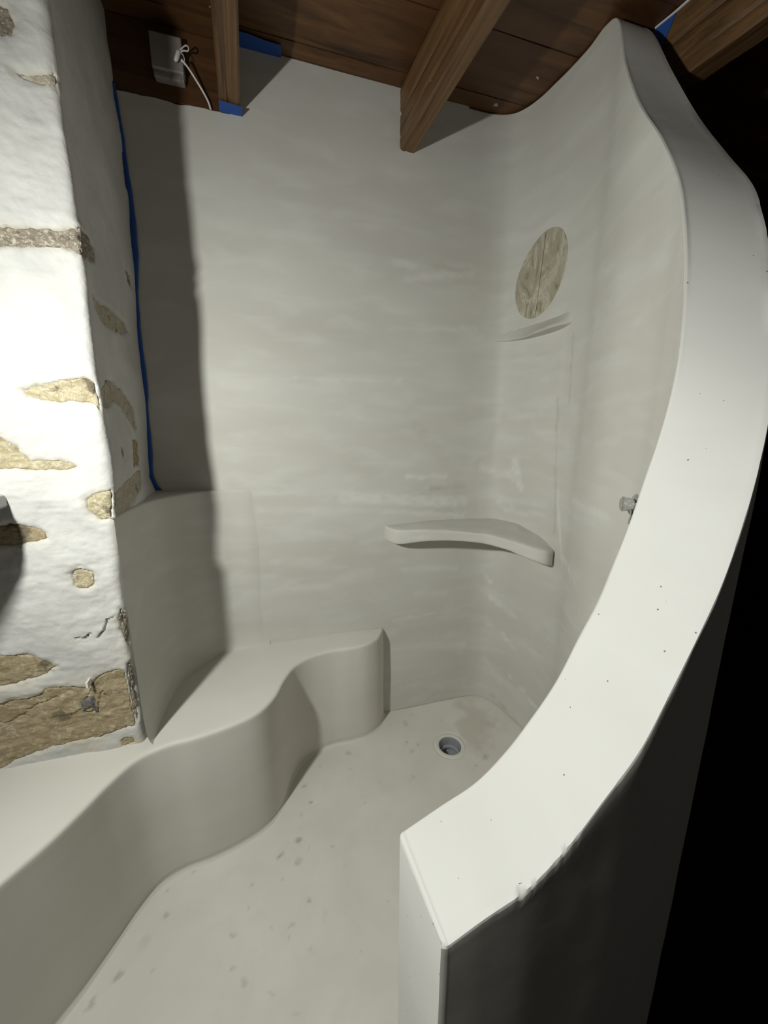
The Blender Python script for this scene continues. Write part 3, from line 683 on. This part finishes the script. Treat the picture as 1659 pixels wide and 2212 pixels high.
# ------------------------------------------------------------------ ceiling: backing, planks, beams
def wl(u, n, z): 
    p = W0 + U * u + NN * n; return np.array([p[0], p[1], z])
U3 = (U[0], U[1], 0); N3 = (NN[0], NN[1], 0)
V, Fq = box_verts(wl(.8, .4, CEIL + .06), 9.0, 8.0, .06, U3, N3)
ceil = tag(mesh_obj('ceiling', V, Fq, M_GAP, smooth=False), 'dark stained boarded ceiling', kind='structure')
edges = [-.9, -.66, -.42, -.18, .062]
while edges[-1] < 3.0: edges.append(edges[-1] + random.uniform(.225, .265))
for k, (a, b) in enumerate(zip(edges[:-1], edges[1:])):
    nu = 90; us = np.linspace(-1.9, 3.4, nu); vsn = np.linspace(a + .0025, b - .0025, 9)
    AU, AV = np.meshgrid(us, vsn, indexing='ij')
    dz = random.uniform(0, .006)
    zb = CEIL + dz + .0015 * fbm(AU * 3, AV * 30, k, 3, 500) + .003 * (np.abs(vsn - (a + b) / 2)[None] > (b - a) / 2 - .006)
    px = W0[0] + U[0] * AU + NN[0] * AV; py = W0[1] + U[1] * AU + NN[1] * AV
    Vb = np.stack([px, py, zb], 2).reshape(-1, 3); Vt = Vb.copy(); Vt[:, 2] = CEIL + .029
    m = len(vsn); F1 = grid_faces(nu, m).tolist(); o = len(Vb)
    for i in range(nu - 1):
        F1.append([i * m, o + i * m, o + (i + 1) * m, (i + 1) * m]); F1.append([i * m + m - 1, (i + 1) * m + m - 1, o + (i + 1) * m + m - 1, o + i * m + m - 1])
    mesh_obj('plank', np.vstack([Vb, Vt]), F1, M_PLANK, ceil)

# fascia board above the unplastered strip, left of the first beam
V, Fq = box_verts(wl(-.80, -.012, 2.75), .50, .02, .214, U3, N3)
tag(bevel(mesh_obj('trim_fascia', V, Fq, M_PLANK, smooth=False)), 'brown board between wall head and ceiling', kind='structure')

def beam(p0, p1, w, h, label, seed, side=1):
    """p0,p1: bottom edge line in plan (start at the wall); w to the right of travel"""
    p0 = np.array(p0, float); p1 = np.array(p1, float); d = p1 - p0; Lb = np.linalg.norm(d); d /= Lb
    rt = np.array([-d[1], d[0]]) * side
    nl = 110
    prof = []
    def seg(a, b, n): 
        for i in range(n): prof.append((a[0] + (b[0] - a[0]) * i / n, a[1] + (b[1] - a[1]) * i / n))
    c = .006
    seg((0, h), (0, c), 20); seg((0, c), (c, 0), 2); seg((c, 0), (w - c, 0), 10); seg((w - c, 0), (w, c), 2); seg((w, c), (w, h), 20); prof.append((w, h))
    prof = np.array(prof); m = len(prof)
    L = np.linspace(0, Lb, nl)
    LL = np.repeat(L[:, None], m, 1); A = np.repeat(prof[None, :, 0], nl, 0); B = np.repeat(prof[None, :, 1], nl, 0)
    g = .0016 * fbm(LL * 2.5, A * 60, B * 60 + seed, 3, seed)
    # long drying checks on the sides and the underside
    for q, (ca, cb_) in enumerate([(.0, .05), (w, .04), (w * .45, 0), (w, .12), (0, .13)]):
        dd = np.hypot(A - ca, B - cb_ - .006 * vnoise(LL * 2, q, 0, seed)); g = g - .008 * sstep(.006, .001, dd)
    ox = np.where(A <= c * 1.01, -1, np.where(A >= w - c * 1.01, 1, 0)); oz = np.where(B <= c * 1.01, -1, 0)
    A2 = A + ox * g; B2 = B + oz * g
    V = np.stack([p0[0] + d[0] * LL + rt[0] * A2, p0[1] + d[1] * LL + rt[1] * A2, 2.647 + B2], 2).reshape(-1, 3)
    Fl = grid_faces(nl, m).tolist(); Fl.append(list(range(m))); Fl.append([(nl - 1) * m + i for i in range(m)][::-1])
    o = mesh_obj('ceiling_beam', V, Fl, M_BEAM, origin=(p0[0], p0[1], 2.647))
    return tag(o, label, 'beam')
beam((-.594, 1.623), (-.594 + .355 * 2.4 * .95, 1.623 - 1.0 * 2.28), .072, .206, 'brown wooden beam left, with blue tape at its foot, beside the grey box', 7)
beam((.066, 1.815), (.066 + .37 * 2.6, 1.815 - .95 * 2.6), .064, .206, 'brown wooden beam meeting the middle of the back wall', 17)
beam((.9195, 1.60), (.9195 + .46 * 2.2, 1.60 - .89 * 2.2), .085, .206, 'brown wooden beam at the right, outside the curved partition', 27)

# ------------------------------------------------------------------ plaster shelves
def shelf(name, back, front, zb, zf, zub, zuf, label, cat, mat, r=.005, origin=(0, 0, 0)):
    n = 110
    Bk = resample(np.array([(x, y, z, zz) for (x, y), z, zz in zip(back, zb, zub)]), n)
    Fr = resample(catmull(np.array([(x, y, z, zz) for (x, y), z, zz in zip(front, zf, zuf)]), 8), n)
    secs = []
    for i in range(n):
        b, f = Bk[i], Fr[i]; s = []
        d = f[:2] - b[:2]; L = max(np.linalg.norm(d), 1e-4); d = d / L
        rr = min(r, L * .4, max(.0008, (f[2] - f[3]) * .3))
        for k in range(9):
            t = k / 8 * (1 - rr / L); s.append((*(b[:2] + d * L * t), b[2] + (f[2] - b[2]) * t + .0015 * float(vnoise(i * .09, k * .5, 0, 2))))
        for q in (35, 70, 90): 
            q = math.radians(q); s.append((*(f[:2] - d * rr * (1 - math.sin(q))), f[2] - rr * (1 - math.cos(q))))
        for k in range(1, 7):
            z = f[2] - rr + (f[3] + rr - f[2] + rr) * k / 6; o = .002 * float(fbm(i * .08, k * .4, 0, 2, 6)); s.append((*(f[:2] + d * o), z))
        s.append((*(f[:2] - d * rr * .3), f[3] + rr * .3)); s.append((*(f[:2] - d * rr), f[3]))
        for k in range(1, 6):
            t = 1 - k / 5; s.append((*(b[:2] + d * max(L - rr, 0) * t), b[3] + (f[3] - b[3]) * t))
        secs.append(s)
    V = np.array(secs).reshape(-1, 3); m = len(secs[0])
    Fl = grid_faces(n, m, flip=True).tolist(); Fl.append(list(range(m))); Fl.append([(n - 1) * m + i for i in range(m)][::-1])
    return tag(mesh_obj(name, V, Fl, mat, origin=origin), label, cat)

cwall = lambda a, o=-.006: tuple(wall_at(np.array(a), 1.05, o)[:2])
back = [(-.0, wall_y(0) + .006), (.10, wall_y(.10) + .006), (.232, wall_y(.232) + .006), (.40, wall_y(.40) + .006), cwall(.15), cwall(.26), cwall(.364), cwall(.479), cwall(.607)]
front = [(.006, 1.788), (.030, 1.757), (.078, 1.732), (.215, 1.722), (.33, 1.722), (.43, 1.712), (.49, 1.695), (.56, 1.632), (.592, 1.598), (.64, 1.556), (.69, 1.535), (.725, 1.552), (.748, 1.582)]
shelf('shower_shelf', back, front, [1.062, 1.066, 1.073, 1.068, 1.063, 1.066, 1.066, 1.044, 1.005],
      [1.060, 1.055, 1.053, 1.055, 1.052, 1.045, 1.041, 1.032, 1.028, 1.019, 1.010, 1.002, .997],
      [.995, .99, .985, .99, .985, .975, .965, .945, .925],
      [.994, .985, .982, 1.000, 1.002, .996, .99, .984, .975, .962, .948, .938, .930],
      'long plastered ledge curving round the shower corner at waist height', 'ledge', M_WALL, .007, (.3, 1.8, 1.0))
aa = [.176, .22, .27, .32, .37, .42, .47, .52, .56, .586]
oo = [.002, .006, .014, .026, .040, .052, .060, .060, .040, .002]
zz = [1.934, 1.933, 1.930, 1.926, 1.923, 1.922, 1.921, 1.922, 1.926, 1.931]
bk_ = [tuple(wall_at(np.array(a), 1.925, -.006)[:2]) for a in aa]; fr_ = [tuple(wall_at(np.array(a), 1.925, o)[:2]) for a, o in zip(aa, oo)]
shelf('soap_shelf', bk_, fr_, [z + .062 for z in zz], [z + .004 + .04 * o for z, o in zip(zz, oo)], zz, [z + .001 for z in zz],
      'small crescent plaster soap ledge below the oval stone panel', 'ledge', M_WALL, .004, (.65, 1.8, 1.92))

# oval stone panel set in the wall: two halves with a dark joint between
pan = empty('oval_panel', tuple(wall_at(np.array(.393), 2.17, 0.0)))
tag(pan, 'oval veined stone panel set flush in the curved shower wall', 'stone panel')
for sgn in (-1, 1):
    ng, ma = 26, 30; secs = []
    for i in range(ng):                                    # height lines of the half ellipse
        t = -1 + 2 * i / (ng - 1); t = math.sin(t * math.pi / 2) * .9995; wdt = .134 * math.sqrt(max(0, 1 - t * t)); row = []
        sh = .022 * t
        for j in range(ma):
            f = j / (ma - 1); a = .393 + sh * .55 + sgn * (.0012 + (max(wdt, .0014) - .0012) * f) + (sh * .45 * f)
            edge = min(f * wdt, wdt * (1 - f)) if False else (1 - f) * wdt
            off = .0022 - .004 * float(sstep(.003, 0, edge))
            row.append(wall_at(np.array(a), 2.17 + .165 * t, off + .0006 * float(vnoise(a * 40, t * 8, sgn, 3))))
        secs.append(row)
    V = np.array(secs).reshape(-1, 3)
    mesh_obj('stone_half', V, grid_faces(ng, ma, flip=(sgn > 0)), M_ONYX, pan)
rowA = [wall_at(np.array(.393 + .022 * .55 * t + s_ * .0045), 2.17 + .163 * t, .0008) for t in np.linspace(-.97, .97, 20) for s_ in (-1, 1)]
mesh_obj('joint', np.array(rowA), grid_faces(20, 2), mat_plain('joint_grout', (.16, .12, .06), .8, .1), pan)

# ------------------------------------------------------------------ chrome valve
vz = 1.308; va = float(np.interp(1.03, PIN[::-1, 1], AIN[::-1])); vp = wall_at(np.array(va), vz, 0.0)
vn = np.array([np.interp(va, AIN, NIN[:, 0]), np.interp(va, AIN, NIN[:, 1]), 0]); vn /= np.linalg.norm(vn)
val = empty('shower_valve', tuple(vp)); tag(val, 'chrome shower valve with ribbed knob, poking out behind the partition edge', 'valve')
V, Fq = lathe([(.001, -.002), (.030, -.002), (.030, .002), (.027, .005), (.016, .006)], vp, vn); mesh_obj('wall_plate', V, Fq, M_CHROME, val)
V, Fq = lathe([(.015, .004), (.015, .014), (.012, .016)], vp, vn); mesh_obj('body', V, Fq, M_CHROME, val)
prof = [(.012, .014), (.0175, .015), (.019, .018), (.019, .028), (.021, .0285), (.0215, .031), (.021, .034), (.018, .036), (.001, .0355)]
V, Fq = lathe(prof, vp, vn, 48)
V = V.reshape(len(prof), 48, 3); ctr = vp
for k in range(0, 48, 4):
    for r_i in (2, 3):
        for kk in (k, k + 1):
            p = V[r_i, kk]; ax = ctr + vn * np.dot(p - ctr, vn); V[r_i, kk] = ax + (p - ax) * .88
mesh_obj('knob', V.reshape(-1, 3), Fq, M_CHROME, val)
P0 = vp + np.array([0, 0, -.012]) + vn * .004
V, Fq = tube([P0, P0 + np.array([0, 0, -.012]), P0 + np.array([0, 0, -.024]), P0 + np.array([0, 0, -.034]) + vn * .001, P0 + np.array([0, 0, -.044]) + vn * .001], [.008, .0075, .007, .0085, .0085], 20)
mesh_obj('outlet', V, Fq, M_CHROME, val)

# ------------------------------------------------------------------ grey box with its cable on the fascia
bc = wl(-.768, .017, 2.752)
jb = empty('junction_box', tuple(wl(-.768, 0, 2.70))); tag(jb, 'square grey junction box fixed to the brown board, left of the first beam', 'junction box')
V, Fq = box_verts(bc + np.array([0, 0, .006]), .098, .038, .100, U3, N3); bevel(mesh_obj('lid', V, Fq, M_BOX, jb, smooth=False), .004, 3)
V, Fq = box_verts(bc + np.array([0, 0, -.052]) + np.array(N3) * -.006, .092, .028, .018, U3, N3); bevel(mesh_obj('base', V, Fq, M_BOX, jb, smooth=False), .003, 2)
for du in (-.030, .022):
    V, Fq = box_verts(wl(-.768 + du, .022, 2.694), .032, .014, .012, U3, N3); bevel(mesh_obj('clip', V, Fq, M_BOX, jb, smooth=False), .002, 2)
wp = [wl(-.722, .05, 2.735), wl(-.712, .047, 2.729), wl(-.700, .036, 2.722), wl(-.683, .024, 2.705), wl(-.664, .014, 2.682), wl(-.650, .010, 2.658), wl(-.645, .008, 2.640)]
V, Fq = tube(catmull(wp, 6), .0034, 12)
cab = empty('cable', tuple(wl(-.645, .01, 2.64))); tag(cab, 'thin white cable drooping from the grey box to the wall head', 'cable')
mesh_obj('sheath', V, Fq, M_CABLE, cab)
V, Fq = tube(catmull([wl(-.742, .048, 2.728), wl(-.735, .050, 2.738), wl(-.729, .050, 2.752), wl(-.725, .049, 2.760)], 4), np.interp(np.linspace(0, 1, 13), [0, .2, .7, 1], [.004, .0065, .007, .004]), 14)
mesh_obj('plug', V, Fq, M_CABLE, cab)
lp = [wl(-.725, .049, 2.760), wl(-.716, .050, 2.768), wl(-.704, .050, 2.778), wl(-.696, .050, 2.774), wl(-.699, .050, 2.764), wl(-.712, .050, 2.762), wl(-.722, .049, 2.757)]
V, Fq = tube(catmull(lp, 6), .0022, 10); mesh_obj('loop', V, Fq, M_CABLE, cab)
V, Fq = tube(catmull([wl(-.722, .049, 2.756), wl(-.714, .050, 2.748), wl(-.712, .049, 2.738), wl(-.714, .048, 2.724)], 5), .0014, 8); mesh_obj('tie', V, Fq, M_CABLE, cab)

# ------------------------------------------------------------------ blue masking tape
tp = [(z, x) for z, x in JZ if 1.27 < z < 2.7]
zt = np.linspace(1.276, 2.66, 160); secs = []
for z in zt:
    jx = np.interp(z, [a for a, _ in JZ], [b for _, b in JZ])
    w = .0125 + .005 * float(fbm(z * 7, 0, 0, 3, 9)) + (.008 * max(0, 1 - (z - 1.276) / .02))
    wob = .004 * float(fbm(z * 6, 2, 0, 3, 10))
    row = []
    for f in np.linspace(0, 1, 5):
        x = jx - .004 + wob + (w + .006) * f
        off = .0045 + .0015 * math.sin(f * 3.1)
        row.append((x + NN[0] * off, wall_y(x) + NN[1] * off, z))
    secs.append(row)
V = np.array(secs).reshape(-1, 3)
o = mesh_obj('masking_tape', V, grid_faces(len(secs), 5, flip=True), M_TAPE, origin=(-.93, 1.52, 1.28))
sm_ = o.modifiers.new('thick', 'SOLIDIFY'); sm_.thickness = .0012; sm_.offset = 0
tag(o, 'long wavy strip of blue tape running down the corner between pier and wall', 'tape')
def tape_piece(pts, label, origin, thick=.0012):
    V = np.array(pts); o = mesh_obj('masking_tape', V, [list(range(len(V)))], M_TAPE, origin=origin, smooth=False)
    s_ = o.modifiers.new('thick', 'SOLIDIFY'); s_.thickness = thick; s_.offset = 0
    return tag(o, label, 'tape')
def wq(x, z, n=.005): return (x + NN[0] * n, wall_y(x) + NN[1] * n, z)
tape_piece([(-.519, 1.6455, CEIL - .002), (-.478, 1.6565, CEIL - .002), (-.378, 1.687, CEIL - .002), (-.366, 1.640, CEIL - .002), (-.420, 1.622, CEIL - .002), (-.470, 1.600, CEIL - .002), (-.506, 1.590, CEIL - .002)],
           'blue tape strip on the ceiling edge right of the left beam', (-.45, 1.63, CEIL))
bd = np.array([.335, -.94])
def bq(a, t, z): return (-.594 + .335 * t + .94 * a, 1.623 - .94 * t + .335 * a, z)
tape_piece([bq(-.002, .003, 2.6425), bq(.076, .003, 2.6425), bq(.077, .050, 2.6425), bq(-.001, .054, 2.6425)], 'short blue tape across the underside of the left beam at the wall', (-.55, 1.62, 2.64))
def cq(t, z, n=.002): return (.9195 + .46 * t - .89 * n, 1.60 - .89 * t - .46 * n, z)
tape_piece([cq(.002, 2.852), cq(.080, 2.852), cq(.066, 2.82), cq(.050, 2.79), cq(.030, 2.76), cq(.006, 2.77)], 'scrap of blue tape between partition top and right beam', (.93, 1.58, 2.8), .0015)
V, Fq = tube([(.925, 1.585, 2.8555), (.95, 1.535, 2.852), (.985, 1.468, 2.8535), (1.03, 1.38, 2.853)], .004, 6)
tag(mesh_obj('caulk_bead', V, Fq, M_CABLE, origin=(.95, 1.53, 2.85)), 'thin white caulk line between ceiling and right beam', 'caulk line')

# ------------------------------------------------------------------ grey slab shelf on the pier, at the left edge of the frame
def pq(s, n, z): p = PC - U * s + NN * n; return (p[0], p[1], z)
out = [(.238, -.01), (.238, .03), (.238, .08), (.2375, .12), (.2385, .155), (.2447, .192), (.255, .228), (.271, .264), (.292, .303), (.317, .343), (.345, .37), (.38, .39), (.42, .40), (.70, .405), (.70, -.01)]
zt_, th_ = 1.345, .035; V = []; ringn = len(out)
cen = np.array([.45, .13])
for ins, z in ((.008, zt_), (.002, zt_ - .003), (0, zt_ - .009), (0, zt_ - th_ + .006), (.006, zt_ - th_)):
    for s_, n_ in out:
        d = cen - np.array([s_, n_]); d /= np.linalg.norm(d); q = np.array([s_, n_]) + d * ins; V.append(pq(q[0], q[1], z))
Fl = [[i * ringn + k, i * ringn + (k + 1) % ringn, (i + 1) * ringn + (k + 1) % ringn, (i + 1) * ringn + k] for i in range(4) for k in range(ringn)]
Fl.append(list(range(ringn))[::-1]); Fl.append([4 * ringn + k for k in range(ringn)])
tag(mesh_obj('wall_shelf', V, Fl, M_GREYSTONE, origin=pq(.45, 0, 1.33)), 'grey stone slab with rounded corner fixed to the pier at the left frame edge', 'shelf')
